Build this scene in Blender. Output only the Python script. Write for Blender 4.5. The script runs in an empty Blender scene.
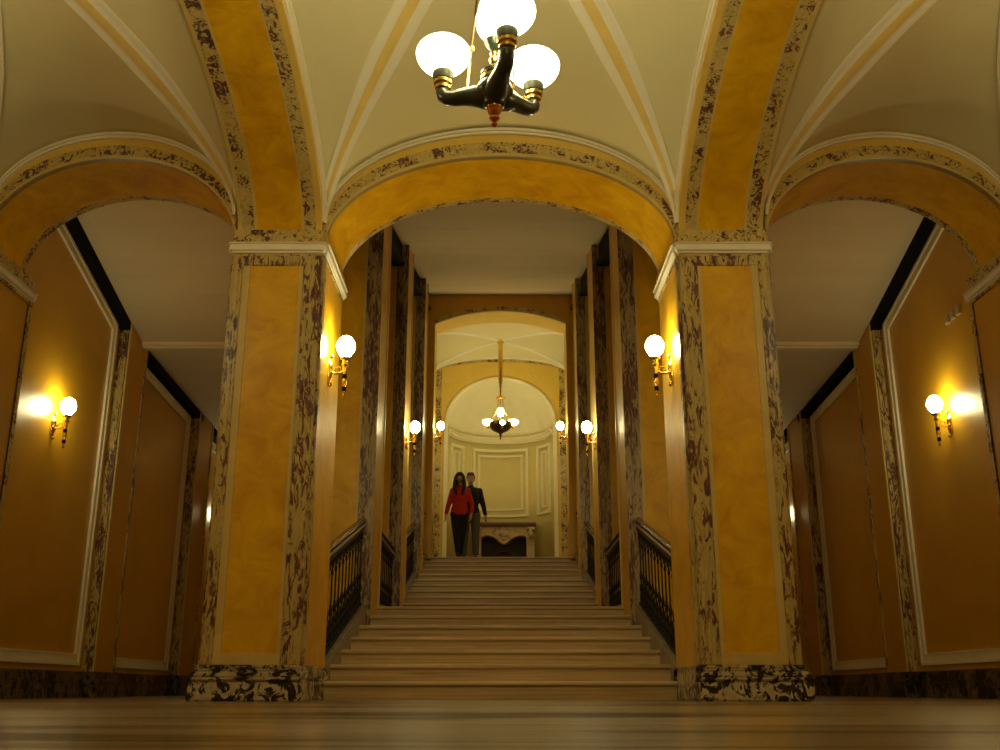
import bpy, bmesh, math, random
from mathutils import Vector, Matrix
random.seed(7)
C = bpy.context.scene.collection
SC = bpy.context.scene
PI = math.pi

# ------------------------------------------------------------------ materials
def new_mat(name):
    m = bpy.data.materials.new(name); m.use_nodes = True
    nt = m.node_tree
    return m, nt, nt.nodes, nt.links, nt.nodes['Principled BSDF']

def lin(c):
    return tuple((x/12.92 if x <= .04045 else ((x+.055)/1.055)**2.4) for x in c)

def coords(N, L, scale=(1, 1, 1)):
    g = N.new('ShaderNodeNewGeometry'); mp = N.new('ShaderNodeMapping')
    mp.inputs['Scale'].default_value = scale
    L.new(g.outputs['Position'], mp.inputs['Vector'])
    return mp.outputs['Vector']

def noise(N, L, vec, scale, detail=5, rough=.6, dist=0):
    n = N.new('ShaderNodeTexNoise')
    n.inputs['Scale'].default_value = scale; n.inputs['Detail'].default_value = detail
    n.inputs['Roughness'].default_value = rough; n.inputs['Distortion'].default_value = dist
    L.new(vec, n.inputs['Vector'])
    return n.outputs['Fac']

def ramp(N, L, fac, stops):
    r = N.new('ShaderNodeValToRGB'); e = r.color_ramp.elements
    while len(e) < len(stops): e.new(.5)
    for el, (p, col) in zip(e, stops):
        el.position = p; el.color = (*col, 1)
    L.new(fac, r.inputs['Fac'])
    return r.outputs['Color']

def mixc(N, L, fac, a, b):
    m = N.new('ShaderNodeMix'); m.data_type = 'RGBA'
    L.new(fac, m.inputs[0])
    for s, v in ((6, a), (7, b)):
        if isinstance(v, tuple): m.inputs[s].default_value = (*v, 1)
        else: L.new(v, m.inputs[s])
    return m.outputs[2]

def bump(N, L, P, fac, strength, dist=.01):
    b = N.new('ShaderNodeBump'); b.inputs['Strength'].default_value = strength; b.inputs['Distance'].default_value = dist
    L.new(fac, b.inputs['Height']); L.new(b.outputs['Normal'], P.inputs['Normal'])

def plain(name, col, rough=.5, metal=0, var=.08, scale=6, spec=.5, coat=0):
    m, nt, N, L, P = new_mat(name)
    v = coords(N, L)
    f = noise(N, L, v, scale)
    a = tuple(min(1, c*(1-var)) for c in col); b = tuple(min(1, c*(1+var)) for c in col)
    L.new(ramp(N, L, f, [(.3, a), (.7, b)]), P.inputs['Base Color'])
    P.inputs['Roughness'].default_value = rough; P.inputs['Metallic'].default_value = metal
    P.inputs['Specular IOR Level'].default_value = spec
    P.inputs['Coat Weight'].default_value = coat
    return m

def stucco(name, c1, c2, rough=.36, scale=3.5, stretch=(1, 1, 1), spec=.35, fleck=True, coat=0):
    m, nt, N, L, P = new_mat(name)
    v = coords(N, L, stretch)
    f = noise(N, L, v, scale, 8, .68, .6)
    col = ramp(N, L, f, [(.34, c1), (.66, c2)])
    if fleck:
        f2 = noise(N, L, v, 22, 4, .6, 1.5)
        k = ramp(N, L, f2, [(.69, (0, 0, 0)), (.76, (.55, .55, .55))])
        col = mixc(N, L, k, col, tuple(x*.45 for x in c1))
    L.new(col, P.inputs['Base Color'])
    P.inputs['Roughness'].default_value = rough; P.inputs['Specular IOR Level'].default_value = spec
    P.inputs['Coat Weight'].default_value = coat; P.inputs['Coat Roughness'].default_value = .30
    bump(N, L, P, noise(N, L, coords(N, L, (7, 7, .9)), 3, 3), .12, .01)
    return m

def marble_strip(name, base, dark, stretch, scale=14, lo=.50, hi=.55, base2=None, rough=.3):
    m, nt, N, L, P = new_mat(name)
    v = coords(N, L, stretch)
    big = noise(N, L, v, scale*.4, 3, .5, .3)
    f = noise(N, L, v, scale, 6, .65, 2.0)
    add = N.new('ShaderNodeMath'); add.operation = 'MULTIPLY_ADD'
    L.new(big, add.inputs[0]); add.inputs[1].default_value = .55; L.new(f, add.inputs[2])
    sub = N.new('ShaderNodeMath'); sub.operation = 'SUBTRACT'; L.new(add.outputs[0], sub.inputs[0]); sub.inputs[1].default_value = .275
    k = ramp(N, L, sub.outputs[0], [(lo, (0, 0, 0)), (hi, (1, 1, 1))])
    bb = ramp(N, L, noise(N, L, v, scale*1.7, 5, .6, 1), [(.35, base), (.65, base2 or tuple(x*.72 for x in base))])
    dd = ramp(N, L, noise(N, L, v, scale*2.3, 3), [(.4, dark), (.65, tuple(min(1, x*2.1) for x in dark))])
    L.new(mixc(N, L, k, bb, dd), P.inputs['Base Color'])
    P.inputs['Roughness'].default_value = rough; P.inputs['Specular IOR Level'].default_value = .4
    return m

def veined(name, c1, c2, c3, stretch, scale, rough, spec=.5, det=8, polish=None):
    m, nt, N, L, P = new_mat(name)
    v = coords(N, L, stretch)
    f = noise(N, L, v, scale, det, .6, 1.2)
    col = ramp(N, L, f, [(.3, c1), (.5, c2), (.7, c3)])
    f2 = noise(N, L, v, scale*3.1, 4, .6, .5)
    k = ramp(N, L, f2, [(.55, (0, 0, 0)), (.75, (.5, .5, .5))])
    L.new(mixc(N, L, k, col, c1), P.inputs['Base Color'])
    P.inputs['Roughness'].default_value = rough; P.inputs['Specular IOR Level'].default_value = spec
    if polish:
        r = N.new('ShaderNodeMapRange'); L.new(f, r.inputs['Value'])
        r.inputs['From Min'].default_value = .40; r.inputs['From Max'].default_value = .62
        r.inputs['To Min'].default_value = polish[0]; r.inputs['To Max'].default_value = polish[1]
        L.new(r.outputs['Result'], P.inputs['Specular IOR Level'])
        bump(N, L, P, noise(N, L, coords(N, L, (1.2, 5, 1)), 2.2, 2), .10, .02)
    return m

def glow(name, col, strength):
    m, nt, N, L, P = new_mat(name)
    P.inputs['Base Color'].default_value = (.9, .88, .82, 1)
    P.inputs['Emission Color'].default_value = (*col, 1)
    P.inputs['Emission Strength'].default_value = strength
    P.inputs['Roughness'].default_value = .3
    return m

M = {}
M['orange'] = stucco('orange_stucco', (.60, .30, .004), (.80, .475, .008), rough=.42, spec=.3, coat=.3)
M['orange_a'] = stucco('orange_arch_stucco', (.60, .30, .004), (.80, .475, .008), rough=.6, spec=.08)
M['orange2'] = stucco('orange_wall_paint', (.56, .295, .012), (.63, .34, .015), rough=.42, fleck=False, scale=1.5, spec=.3, coat=.45)
M['cream_edge'] = stucco('pale_edge_paint', (.56, .42, .14), (.66, .50, .19), fleck=False)
M['yellow'] = stucco('yellow_paint', (.70, .48, .09), (.78, .55, .12), fleck=False)
M['marble_v'] = marble_strip('marble_upright', (.60, .46, .17), (.090, .036, .034), (1, 1, .28), 19, .505, .555)
M['marble_x'] = marble_strip('marble_arch', (.64, .48, .16), (.075, .028, .026), (1, 1, 1), 15, .535, .575)
M['marble_d'] = marble_strip('marble_stairwell', (.46, .35, .17), (.090, .045, .036), (1, 1, .22), 19, .47, .55)
M['marble_b'] = marble_strip('marble_base', (.62, .52, .33), (.022, .020, .018), (1, 1, 1), 10, .49, .52, rough=.22)
M['marble_k'] = marble_strip('marble_skirting', (.20, .14, .09), (.018, .013, .011), (1, 1, .6), 8, .44, .56, rough=.22)
M['white'] = plain('white_plaster_moulding', (.86, .80, .66), .45, var=.04)
M['vault'] = plain('vault_plaster', (.74, .68, .42), .6, var=.04, scale=1.2, spec=.25)
M['ceil'] = stucco('ceiling_plaster', (.72, .61, .42), (.78, .66, .46), rough=.7, scale=1.2, stretch=(.3, 3, 3), fleck=False, spec=.2)
M['band'] = plain('white_vault_band', (.88, .84, .70), .5, var=.03)
M['rib'] = plain('yellow_vault_rib', (.82, .62, .20), .5, var=.05)
M['black'] = plain('black_gap_shade_and_trim', (.008, .008, .008), .8, var=.2, spec=.1)  # on the aisle walls this black is the shade of an open gap
M['floor'] = veined('floor_marble', (.050, .034, .015), (.19, .135, .062), (.33, .25, .125), (.26, 1.15, 1), 1.35, .26, .32, 4, (.02, .40))
M['step'] = veined('stair_marble', (.30, .20, .10), (.52, .385, .21), (.64, .49, .29), (.35, 5, 24), 1.5, .3, .5)
M['curb'] = veined('curb_marble', (.16, .13, .09), (.26, .21, .14), (.32, .26, .18), (2, 1, 1), 3, .35)
M['iron'] = plain('black_iron', (.009, .008, .007), .55, .0, var=.3, scale=20, spec=.25)
M['rail'] = plain('polished_brown_rail', (.15, .07, .05), .2, var=.2, scale=9, spec=.5)
M['railband'] = plain('pale_metal_rail_band', (.62, .48, .38), .28, .8, var=.1)
M['brass'] = plain('gilt_brass', (.84, .60, .17), .22, 1, var=.1, scale=14)
M['amber'] = plain('copper_gilt_finial', (.72, .33, .06), .25, 1, var=.1, scale=14)
M['bronze'] = plain('dark_bronze', (.12, .075, .03), .35, .9, var=.2, scale=14)
M['green'] = plain('dark_green_enamel', (.026, .036, .028), .28, 0, var=.2, scale=9, spec=.5, coat=.35)
M['collar'] = plain('lit_green_collar', (.075, .085, .06), .4, 0, var=.2)  # green enamel made paler, the globes' glow put into its colour
M['niche'] = plain('pale_yellow_plaster', (.70, .60, .27), .5, var=.03)
M['nichew'] = plain('niche_white_moulding', (.86, .79, .54), .5, var=.03)
M['mantel'] = marble_strip('mantel_marble', (.58, .44, .24), (.19, .10, .055), (1, 1, 1), 9, .54, .66)
M['mantel_top'] = marble_strip('mantel_shelf_marble', (.25, .11, .06), (.10, .035, .02), (1, 1, 1), 9, .5, .6)
M['soot'] = plain('soot_black', (.012, .012, .015), .7, var=.3)
M['ember'] = plain('dark_brick_hearth', (.05, .018, .012), .8, var=.4)
GC = (1.0, .90, .46)
M['globe_c'] = glow('lit_opal_globe', GC, 15)
M['globe_s'] = glow('lit_opal_sconce_globe', GC, 62)
M['globe_r'] = glow('lit_opal_far_globe', GC, 28)
M['skin'] = plain('skin', (.62, .36, .24), .5, var=.05)
M['skin_m'] = plain('skin_man', (.60, .30, .18), .5, var=.05)
M['hair_w'] = plain('near_black_hair', (.010, .007, .007), .45, var=.3, scale=40)
M['hair_m'] = plain('brown_hair', (.07, .025, .012), .5, var=.3, scale=40)
M['red'] = plain('red_knit', (.50, .022, .012), .85, var=.18, scale=18)
M['navy'] = plain('black_trousers', (.012, .012, .016), .8, var=.2, scale=20)
M['grey'] = plain('grey_trousers', (.13, .13, .11), .85, var=.15, scale=20)
M['blk'] = plain('black_jumper', (.012, .012, .014), .85, var=.2, scale=20)
M['mask_w'] = plain('pale_cloth_mask', (.42, .42, .42), .8, var=.05)
M['mask_g'] = plain('grey_cloth_mask', (.17, .16, .17), .8, var=.05)
M['eye'] = plain('eye_dark', (.02, .015, .012), .2, var=.1)
M['eyew'] = plain('eye_white', (.55, .50, .45), .3, var=.03)
M['shoe'] = plain('black_shoe', (.012, .012, .012), .4, var=.2)
M['bag'] = plain('brown_bag', (.10, .06, .03), .6, var=.2)
M['plate'] = plain('ivory_plastic', (.48, .37, .2), .4, var=.03)

# ------------------------------------------------------------------ mesh builder
class MB:
    def __init__(s): s.v = []; s.f = []; s.m = []
    def add(s, vs, fs, mat=0):
        b = len(s.v); s.v += [tuple(v) for v in vs]
        for i, f in enumerate(fs):
            s.f.append(tuple(b+k for k in f)); s.m.append(mat[i] if isinstance(mat, (list, tuple)) else mat)
    def quad(s, a, b, c, d, mat=0): s.add([a, b, c, d], [(0, 1, 2, 3)], mat)
    def box(s, x0, x1, y0, y1, z0, z1, mat=0):
        s.add([(x, y, z) for x in (x0, x1) for y in (y0, y1) for z in (z0, z1)],
              [(0, 1, 3, 2), (4, 6, 7, 5), (0, 4, 5, 1), (2, 3, 7, 6), (0, 2, 6, 4), (1, 5, 7, 3)], mat)
    def prism(s, poly, fn, w0, w1, mat=0, mcap=None):
        """poly: 2D outline, extruded from w0 to w1; fn maps (u, z, w) to xyz"""
        n = len(poly)
        vs = [fn(u, z, w0) for u, z in poly]+[fn(u, z, w1) for u, z in poly]
        s.add(vs, [(i, (i+1) % n, n+(i+1) % n, n+i) for i in range(n)], mat)
        s.add(vs, [tuple(range(n)), tuple(range(2*n-1, n-1, -1))], mat if mcap is None else mcap)
    def lathe(s, prof, c=(0, 0, 0), seg=24, mat=0, M4=None):
        """prof: (radius, height) or (radius, height, material)"""
        vs = []; fs = []; ms = []
        for p in prof:
            for k in range(seg):
                a = 2*PI*k/seg
                q = Vector((p[0]*math.cos(a), p[0]*math.sin(a), p[1]))
                if M4: q = M4 @ q
                vs.append((q.x+c[0], q.y+c[1], q.z+c[2]))
        for i in range(len(prof)-1):
            mm = prof[i][2] if len(prof[i]) > 2 else mat
            for k in range(seg):
                fs.append((i*seg+k, i*seg+(k+1) % seg, (i+1)*seg+(k+1) % seg, (i+1)*seg+k)); ms.append(mm)
        fs.append(tuple(range(seg-1, -1, -1))); ms.append(mat)
        fs.append(tuple((len(prof)-1)*seg+k for k in range(seg))); ms.append(mat)
        s.add(vs, fs, ms)
    def tube(s, pts, rad, seg=10, mat=0, flat=1.0):
        pts = [Vector(p) for p in pts]; n = len(pts)
        if not isinstance(rad, (list, tuple)): rad = [rad]*n
        vs = []; fs = []
        up = None
        for i, p in enumerate(pts):
            t = (pts[min(i+1, n-1)]-pts[max(i-1, 0)]).normalized()
            if up is None:
                up = Vector((0, 1, 0)) if abs(t.y) < .9 else Vector((1, 0, 0))
            a = t.cross(up).normalized(); up = a.cross(t).normalized()
            for k in range(seg):
                th = 2*PI*k/seg
                q = p+a*(rad[i]*math.cos(th))+up*(rad[i]*flat*math.sin(th))
                vs.append(tuple(q))
        for i in range(n-1):
            for k in range(seg):
                fs.append((i*seg+k, i*seg+(k+1) % seg, (i+1)*seg+(k+1) % seg, (i+1)*seg+k))
        fs.append(tuple(range(seg-1, -1, -1))); fs.append(tuple((n-1)*seg+k for k in range(seg)))
        s.add(vs, fs, mat)
    def rings(s, rs, seg=20, mat=0):
        """rs: (cx, cy, cz, rx, ry) horizontal elliptical rings, lofted and capped"""
        vs = []; fs = []
        for (x, y, z, rx, ry) in rs:
            for k in range(seg):
                a = 2*PI*k/seg; vs.append((x+rx*math.cos(a), y+ry*math.sin(a), z))
        for i in range(len(rs)-1):
            for k in range(seg):
                fs.append((i*seg+k, i*seg+(k+1) % seg, (i+1)*seg+(k+1) % seg, (i+1)*seg+k))
        fs.append(tuple(range(seg-1, -1, -1))); fs.append(tuple((len(rs)-1)*seg+k for k in range(seg)))
        s.add(vs, fs, mat)
    def ball(s, c, r, seg=16, mat=0, M4=None):
        r = r if isinstance(r, (list, tuple)) else (r, r, r)
        n = seg//2
        vs = []; fs = []
        for i in range(1, n):
            t = PI*i/n
            for k in range(seg):
                a = 2*PI*k/seg
                q = Vector((r[0]*math.sin(t)*math.cos(a), r[1]*math.sin(t)*math.sin(a), r[2]*math.cos(t)))
                if M4: q = M4 @ q
                vs.append(tuple(q+Vector(c)))
        top = Vector((0, 0, r[2])); bot = Vector((0, 0, -r[2]))
        if M4: top = M4 @ top; bot = M4 @ bot
        vs += [tuple(top+Vector(c)), tuple(bot+Vector(c))]
        T = len(vs)-2; B = T+1
        for i in range(n-2):
            for k in range(seg):
                fs.append((i*seg+k, (i+1)*seg+k, (i+1)*seg+(k+1) % seg, i*seg+(k+1) % seg))
        for k in range(seg):
            fs.append((T, k, (k+1) % seg)); fs.append((B, (n-2)*seg+(k+1) % seg, (n-2)*seg+k))
        s.add(vs, fs, mat)
    def ribbon(s, inner, outer, fn, w0, w1, mat=0):
        """solid strip between two polylines (u, z), from w0 to w1"""
        n = len(inner)
        vs = []
        for w in (w0, w1):
            for (a, b) in zip(inner, outer):
                vs.append(fn(a[0], a[1], w)); vs.append(fn(b[0], b[1], w))
        fs = []; o = 2*n
        for i in range(n-1):
            p = 2*i
            fs += [(p, p+1, p+3, p+2), (o+p, o+p+2, o+p+3, o+p+1), (p, p+2, o+p+2, o+p), (p+1, o+p+1, o+p+3, p+3)]
        fs += [(0, o, o+1, 1), (2*n-2, 2*n-1, o+2*n-1, o+2*n-2)]
        s.add(vs, fs, mat)
    def build(s, name, mats, parent=None, loc=(0, 0, 0), sharp=35, recalc=True, bevel=0):
        me = bpy.data.meshes.new(name)
        me.from_pydata([tuple(Vector(v)-Vector(loc)) for v in s.v], [], s.f)
        for m in (mats if isinstance(mats, (list, tuple)) else [mats]): me.materials.append(M[m])
        me.polygons.foreach_set('material_index', s.m)
        if recalc:
            bm = bmesh.new(); bm.from_mesh(me)
            bmesh.ops.remove_doubles(bm, verts=bm.verts, dist=1e-5)
            bmesh.ops.recalc_face_normals(bm, faces=bm.faces)
            if bevel:
                ed = [e for e in bm.edges if len(e.link_faces) == 2 and e.calc_face_angle(0) > .9]
                bmesh.ops.bevel(bm, geom=ed, offset=bevel, segments=2, affect='EDGES', clamp_overlap=True)
            bm.to_mesh(me); bm.free()
        me.polygons.foreach_set('use_smooth', [True]*len(me.polygons))
        me.set_sharp_from_angle(angle=math.radians(sharp))
        o = bpy.data.objects.new(name, me); C.objects.link(o)
        o.location = loc
        if parent:
            o.parent = parent; o.location = (0, 0, 0)
        return o

def tag(o, label=None, cat=None, group=None, kind=None):
    if label: o['label'] = label
    if cat: o['category'] = cat
    if group: o['group'] = group
    if kind: o['kind'] = kind
    return o

def empty(name, loc, label=None, cat=None, group=None, kind=None, rz=0):
    o = bpy.data.objects.new(name, None); C.objects.link(o)
    o.location = loc; o.rotation_euler = (0, 0, rz); o.empty_display_size = .1
    return tag(o, label, cat, group, kind)

def copy_tree(o, parent=None):
    c = o.copy(); C.objects.link(c); c.parent = parent
    for ch in list(o.children): copy_tree(ch, c)
    return c

def struct(o): o['kind'] = 'structure'; return o

FX = lambda u, z, w: (u, w, z)      # outline spans X, extrudes along Y
FY = lambda u, z, w: (w, u, z)      # outline spans Y, extrudes along X

def ell(cx, cz, a, b, n=40):
    return [(cx+a*math.cos(PI-PI*i/n), cz+b*math.sin(PI-PI*i/n)) for i in range(n+1)]

def arch_solid(mb, curve, ztop, fn, w0, w1, face=0, soffit=None, u0=None, u1=None, zbot=None):
    """wall with an opening below the curve; soffit: [(w_start, mat), ...]"""
    so = soffit or [(w0, face)]
    ends = [x[0] for x in so[1:]]+[w1]
    for (a, b) in zip(curve[:-1], curve[1:]):
        for w in (w0, w1):
            mb.quad(fn(a[0], a[1], w), fn(b[0], b[1], w), fn(b[0], ztop, w), fn(a[0], ztop, w), face)
        for (ws, mm), we in zip(so, ends):
            mb.quad(fn(a[0], a[1], ws), fn(b[0], b[1], ws), fn(b[0], b[1], we), fn(a[0], a[1], we), mm)
        mb.quad(fn(a[0], ztop, w0), fn(b[0], ztop, w0), fn(b[0], ztop, w1), fn(a[0], ztop, w1), face)
    cz = curve[0][1] if zbot is None else zbot
    if u0 is not None and u0 < curve[0][0]:
        mb.prism([(u0, cz), (curve[0][0], cz), (curve[0][0], ztop), (u0, ztop)], fn, w0, w1, face)
    if u1 is not None and u1 > curve[-1][0]:
        mb.prism([(curve[-1][0], cz), (u1, cz), (u1, ztop), (curve[-1][0], ztop)], fn, w0, w1, face)

# ------------------------------------------------------------------ main dimensions: fitted to image pixels, then all scaled down about the camera's foot
XI, XO = 1.45, 2.20              # pillar faces towards stairs / aisle
Y0, Y1 = 7.84, 8.82              # front pillars
XW = 4.64                        # aisle wall
XP = 4.30                        # deep wall pilaster at the front arch
ZS = 3.60                        # springing of arches
YF = 2.5                         # far end (towards camera) of the vaulted bay
YE0, YE1 = 20.8, 21.5            # end wall
ZT = 2.628                       # top landing
RIS = .1455
def ceil_z(y): return 6.46+(y-13.6)*.2486
def aisle_z(y):
    pts = [(8.4, 5.37), (12.25, 4.27), (12.5, 4.25), (15.0, 4.085), (21, 3.75)]
    for (a, za), (b, zb) in zip(pts[:-1], pts[1:]):
        if y <= b: return za+(zb-za)*(y-a)/(b-a)
    return pts[-1][1]
P2, P3, P4 = (11.65, 12.50), (14.98, 15.85), (18.50, 19.25)

# ------------------------------------------------------------------ floor, walls
b = MB(); b.box(-5, 5, -2.2, 21.5, -.2, 0); struct(b.build('floor', 'floor'))
b = MB(); b.box(-2.4, 2.4, 20.85, 26, 2.3, ZT); struct(b.build('floor', 'step'))
for sx, nm in ((-1, 'left'), (1, 'right')):
    b = MB()
    b.box(sx*XW, sx*(XW+.3), Y0, 21.5, 0, 9)
    b.box(sx*XP, sx*(XW+.3), -2.2, Y0, 0, 5.6)
    w = struct(b.build('wall_'+nm, 'orange2'))
b = MB(); b.box(-5, 5, -2.5, -2.2, 0, 5.6)
for sx in (-1, 1): b.box(sx*XI, sx*XO, YF-1.0, YF, 0, 5.3)
struct(b.build('wall_front', 'orange'))
b = MB(); b.box(-5, 5, -2.5, YF, 4.95, 5.25); struct(b.build('ceiling', 'vault'))

# panel mouldings on the aisle walls (children of the wall)
for sx, nm in ((-1, 'left'), (1, 'right')):
    w = bpy.data.objects['wall_'+nm]
    for (ya, yb) in ((9.0, 11.72), (12.6, 14.86), (15.82, 18.2)):
        for k, (off, wd, th, mt) in enumerate(((0, .035, .030, 'white'), (.035, .07, .018, 'nichew'), (.105, .016, .026, 'white'))):
            def fr(o):
                y0, y1 = ya+o, yb-o
                return [(y0, .33+o), (y1, .33+o), (y1, aisle_z(y1)-.13-o*1.1), (y0, aisle_z(y0)-.13-o*1.1)]
            A, B = fr(off), fr(off+wd)
            b = MB()
            for i in range(4):
                j = (i+1) % 4
                b.prism([A[i], A[j], B[j], B[i]], FY, sx*(XW-th), sx*(XW+.02))
            b.build('panel_frame', mt, w)

# baseboards
for sx, nm in ((-1, 'left'), (1, 'right')):
    b = MB()
    def bb(x, y0, y1, fx=True):
        for (z0, z1, t) in ((0, .15, .06), (.15, .165, .072), (.165, .235, .045), (.235, .27, .03)):
            b.box(sx*(x-t), sx*(XW+.05), y0, y1, z0, z1)
    bb(XW, Y1, 21); bb(XP, Y0-.06, Y1+.06); bb(XP, -2, Y0)
    for (p, q) in ((11.88, 12.52), (15.02, 15.74)): bb(XW-.12, p-.05, q+.05)
    struct(b.build('baseboard_'+nm, 'marble_k', bevel=.006))

# aisle ceilings (undersides of upper flights), cross beam, black boxes standing in for the dark gap at the wall
for sx, nm in ((-1, 'left'), (1, 'right')):
    b = MB()
    ys = [8.4, 12.25, 12.5, 15.0, 20.8]
    poly = [(y, aisle_z(y)) for y in ys]+[(20.8, aisle_z(20.8)+.3), (12.4, 4.75), (8.4, 5.67)]
    b.prism(poly, FY, sx*XO, sx*4.52)
    struct(b.build('ceiling', 'ceil'))
    b = MB(); b.box(sx*XO, sx*4.52, 12.28, 12.48, aisle_z(12.4)-.035, aisle_z(12.4)+.1)
    b.box(sx*XO, sx*4.52, 12.32, 12.44, aisle_z(12.4)-.06, aisle_z(12.4)+.1)
    struct(b.build('trim_1' if sx < 0 else 'trim_2', 'ceil', bevel=.008))
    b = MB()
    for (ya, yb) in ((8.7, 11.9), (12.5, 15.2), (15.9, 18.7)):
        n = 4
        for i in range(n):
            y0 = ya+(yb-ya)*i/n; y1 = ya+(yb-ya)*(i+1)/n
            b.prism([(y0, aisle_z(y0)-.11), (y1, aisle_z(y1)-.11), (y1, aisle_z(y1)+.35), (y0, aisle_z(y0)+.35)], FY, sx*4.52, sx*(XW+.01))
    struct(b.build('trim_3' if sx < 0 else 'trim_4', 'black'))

# stairwell ceiling and black bands under it
b = MB()
b.prism([(8.3, ceil_z(8.3)), (20.9, ceil_z(20.9)), (20.9, ceil_z(20.9)+.3), (8.3, ceil_z(8.3)+.3)], FY, -4.9, 4.9)
struct(b.build('ceiling', 'ceil'))
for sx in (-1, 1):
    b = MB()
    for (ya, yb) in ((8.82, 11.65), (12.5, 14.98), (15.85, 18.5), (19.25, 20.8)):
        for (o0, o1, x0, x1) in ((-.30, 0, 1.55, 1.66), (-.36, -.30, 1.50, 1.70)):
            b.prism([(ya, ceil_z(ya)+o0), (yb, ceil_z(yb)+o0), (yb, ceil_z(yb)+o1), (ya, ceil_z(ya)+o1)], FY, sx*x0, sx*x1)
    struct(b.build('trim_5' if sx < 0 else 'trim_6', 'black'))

# ------------------------------------------------------------------ vaults
def vault(cx, cy, a, bb, zs, R, he, trimno, edges, ribn=(.042, .13)):
    K = lambda m: R+(he-R)*m*m
    Z = lambda n, m: zs+K(m)*math.sqrt(max(0, 1-n*n))
    b = MB(); NM, NT = 26, 32
    for cell in range(4):
        g = []
        for i in range(NM+1):
            m = i/NM
            row = []
            for j in range(NT+1):
                n = m*math.sin((j/NT*2-1)*PI/2)
                z = Z(n, m)
                if cell < 2: p = (cx+a*n, cy+(1 if cell == 0 else -1)*bb*m, z)
                else: p = (cx+(1 if cell == 2 else -1)*a*m, cy+bb*n, z)
                row.append(p)
            g.append(row)
        for i in range(NM):
            for j in range(NT):
                q = [g[i][j], g[i][j+1], g[i+1][j+1], g[i+1][j]]
                if i == 0: b.add([q[0], q[2], q[3]], [(0, 1, 2)])
                else: b.quad(*q)
    o = b.build('ceiling', 'vault', sharp=25)
    md = o.modifiers.new('thickness', 'SOLIDIFY'); md.thickness = .08; md.offset = 1 if o.data.polygons[0].normal.z > 0 else -1
    struct(o)
    # diagonal ribs: white band - yellow fillet - white band
    b = MB()
    prof = [(-ribn[1], .03, 0), (-ribn[1], -.006, 0), (-ribn[1]+.02, -.014, 0), (-ribn[1]+.045, -.007, 0), (-ribn[0]-.012, -.009, 0), (-ribn[0], -.017, 1), (ribn[0], -.017, 0), (ribn[0]+.012, -.009, 0),
            (ribn[1]-.045, -.007, 0), (ribn[1]-.02, -.014, 0), (ribn[1], -.006, 0), (ribn[1], .03, 0)]
    for sx in (-1, 1):
        for sy in (-1, 1):
            d = Vector((sx*a, sy*bb, 0)).normalized(); lat = Vector((-d.y, d.x, 0))
            rows = []
            for i in range(41):
                s = 1-(i/40)**1.6 if i < 40 else 0
                s = min(s, .9985)
                z = Z(s, s)
                # clip the band inside the bay near its corner
                tp = .30+.70*min(1, (1-s)/.42)
                rows.append([Vector((min(max(cx+sx*a*s+lat.x*l*tp, cx-a), cx+a), min(max(cy+sy*bb*s+lat.y*l*tp, cy-bb), cy+bb), z+dz*tp)) for (l, dz, _) in prof])
            for r0, r1 in zip(rows[:-1], rows[1:]):
                for k in range(len(prof)-1):
                    b.quad(r0[k], r0[k+1], r1[k+1], r1[k], prof[k][2])
    struct(b.build('trim_%d' % trimno, ['band', 'rib'], sharp=50))
    # white moulding where the vault meets the arches
    b = MB()
    for (fn, c, hw, edge, sgn) in ((FX, cx, a, cy+bb, -1), (FY, cy, bb, cx-a, 1), (FY, cy, bb, cx+a, -1))[:edges]:
        def leg(o, up):
            return ell(c, zs, hw-o, he+up)
        A = leg(.025, -.042) if fn is FX else leg(.035, -.072); Bm = leg(.012, -.022) if fn is FX else leg(.017, -.036); B = leg(0, .005)
        b.ribbon(A, Bm, fn, edge+sgn*.022, edge-sgn*.02)
        b.ribbon(Bm, B, fn, edge+sgn*.04, edge-sgn*.02)
    struct(b.build('trim_%d' % (trimno+1), 'white', sharp=50))

VY, VB = (Y0-.02+YF)/2, (Y0-.02-YF)/2
vault(0, VY, 1.48, VB, 3.78, 1.20, .88, 7, 3)
vault(-(XO+XP)/2, VY, (XP-XO)/2, VB, 3.85, .86, .77, 9, 1)
vault((XO+XP)/2, VY, (XP-XO)/2, VB, 3.85, .86, .77, 11, 1)

# ------------------------------------------------------------------ arches
def cross_arch(cx, a, R, zo, he, ha, label, y1):
    e = empty('arch', (cx, Y0, ZS), label, 'arch')
    cur = ell(0, 0, a, R)
    b = MB()
    arch_solid(b, cur, 2.2, FX, 0, y1-Y0, 0, [(0, 2), (.05, 0), (y1-Y0-.09, 1)])
    b.build('arch_ring', ['orange_a', 'marble_x', 'cream_edge'], e)
    # face bands, slightly raised: marble, then yellow
    def lerp(t): return [(p[0]*(1-t)+q[0]*t, p[1]*(1-t)+q[1]*t) for p, q in zip(ell(0, 0, a, R), ell(0, zo, ha, he))]
    b = MB(); b.ribbon(lerp(0), lerp(.13), FX, -.014, .05); b.build('arch_edge', 'cream_edge', e)
    b = MB(); b.ribbon(lerp(.13), lerp(.60), FX, -.018, .05); b.build('marble_band', 'marble_x', e)
    b = MB(); b.ribbon(lerp(.60), lerp(1.0), FX, -.010, .05); b.build('yellow_band', 'yellow', e)
    return e
cross_arch(0, XI, .82, .18, .85, 1.48, 'wide yellow arch with marble edge spanning the staircase between the front pillars', 8.70)
cross_arch(-(XO+XP)/2, (XP-XO)/2, .80, .25, .74, (XP-XO)/2, 'marble-edged orange arch over the left aisle', 8.62)
cross_arch((XO+XP)/2, (XP-XO)/2, .80, .25, .74, (XP-XO)/2, 'marble-edged orange arch over the right aisle', 8.62)

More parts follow.
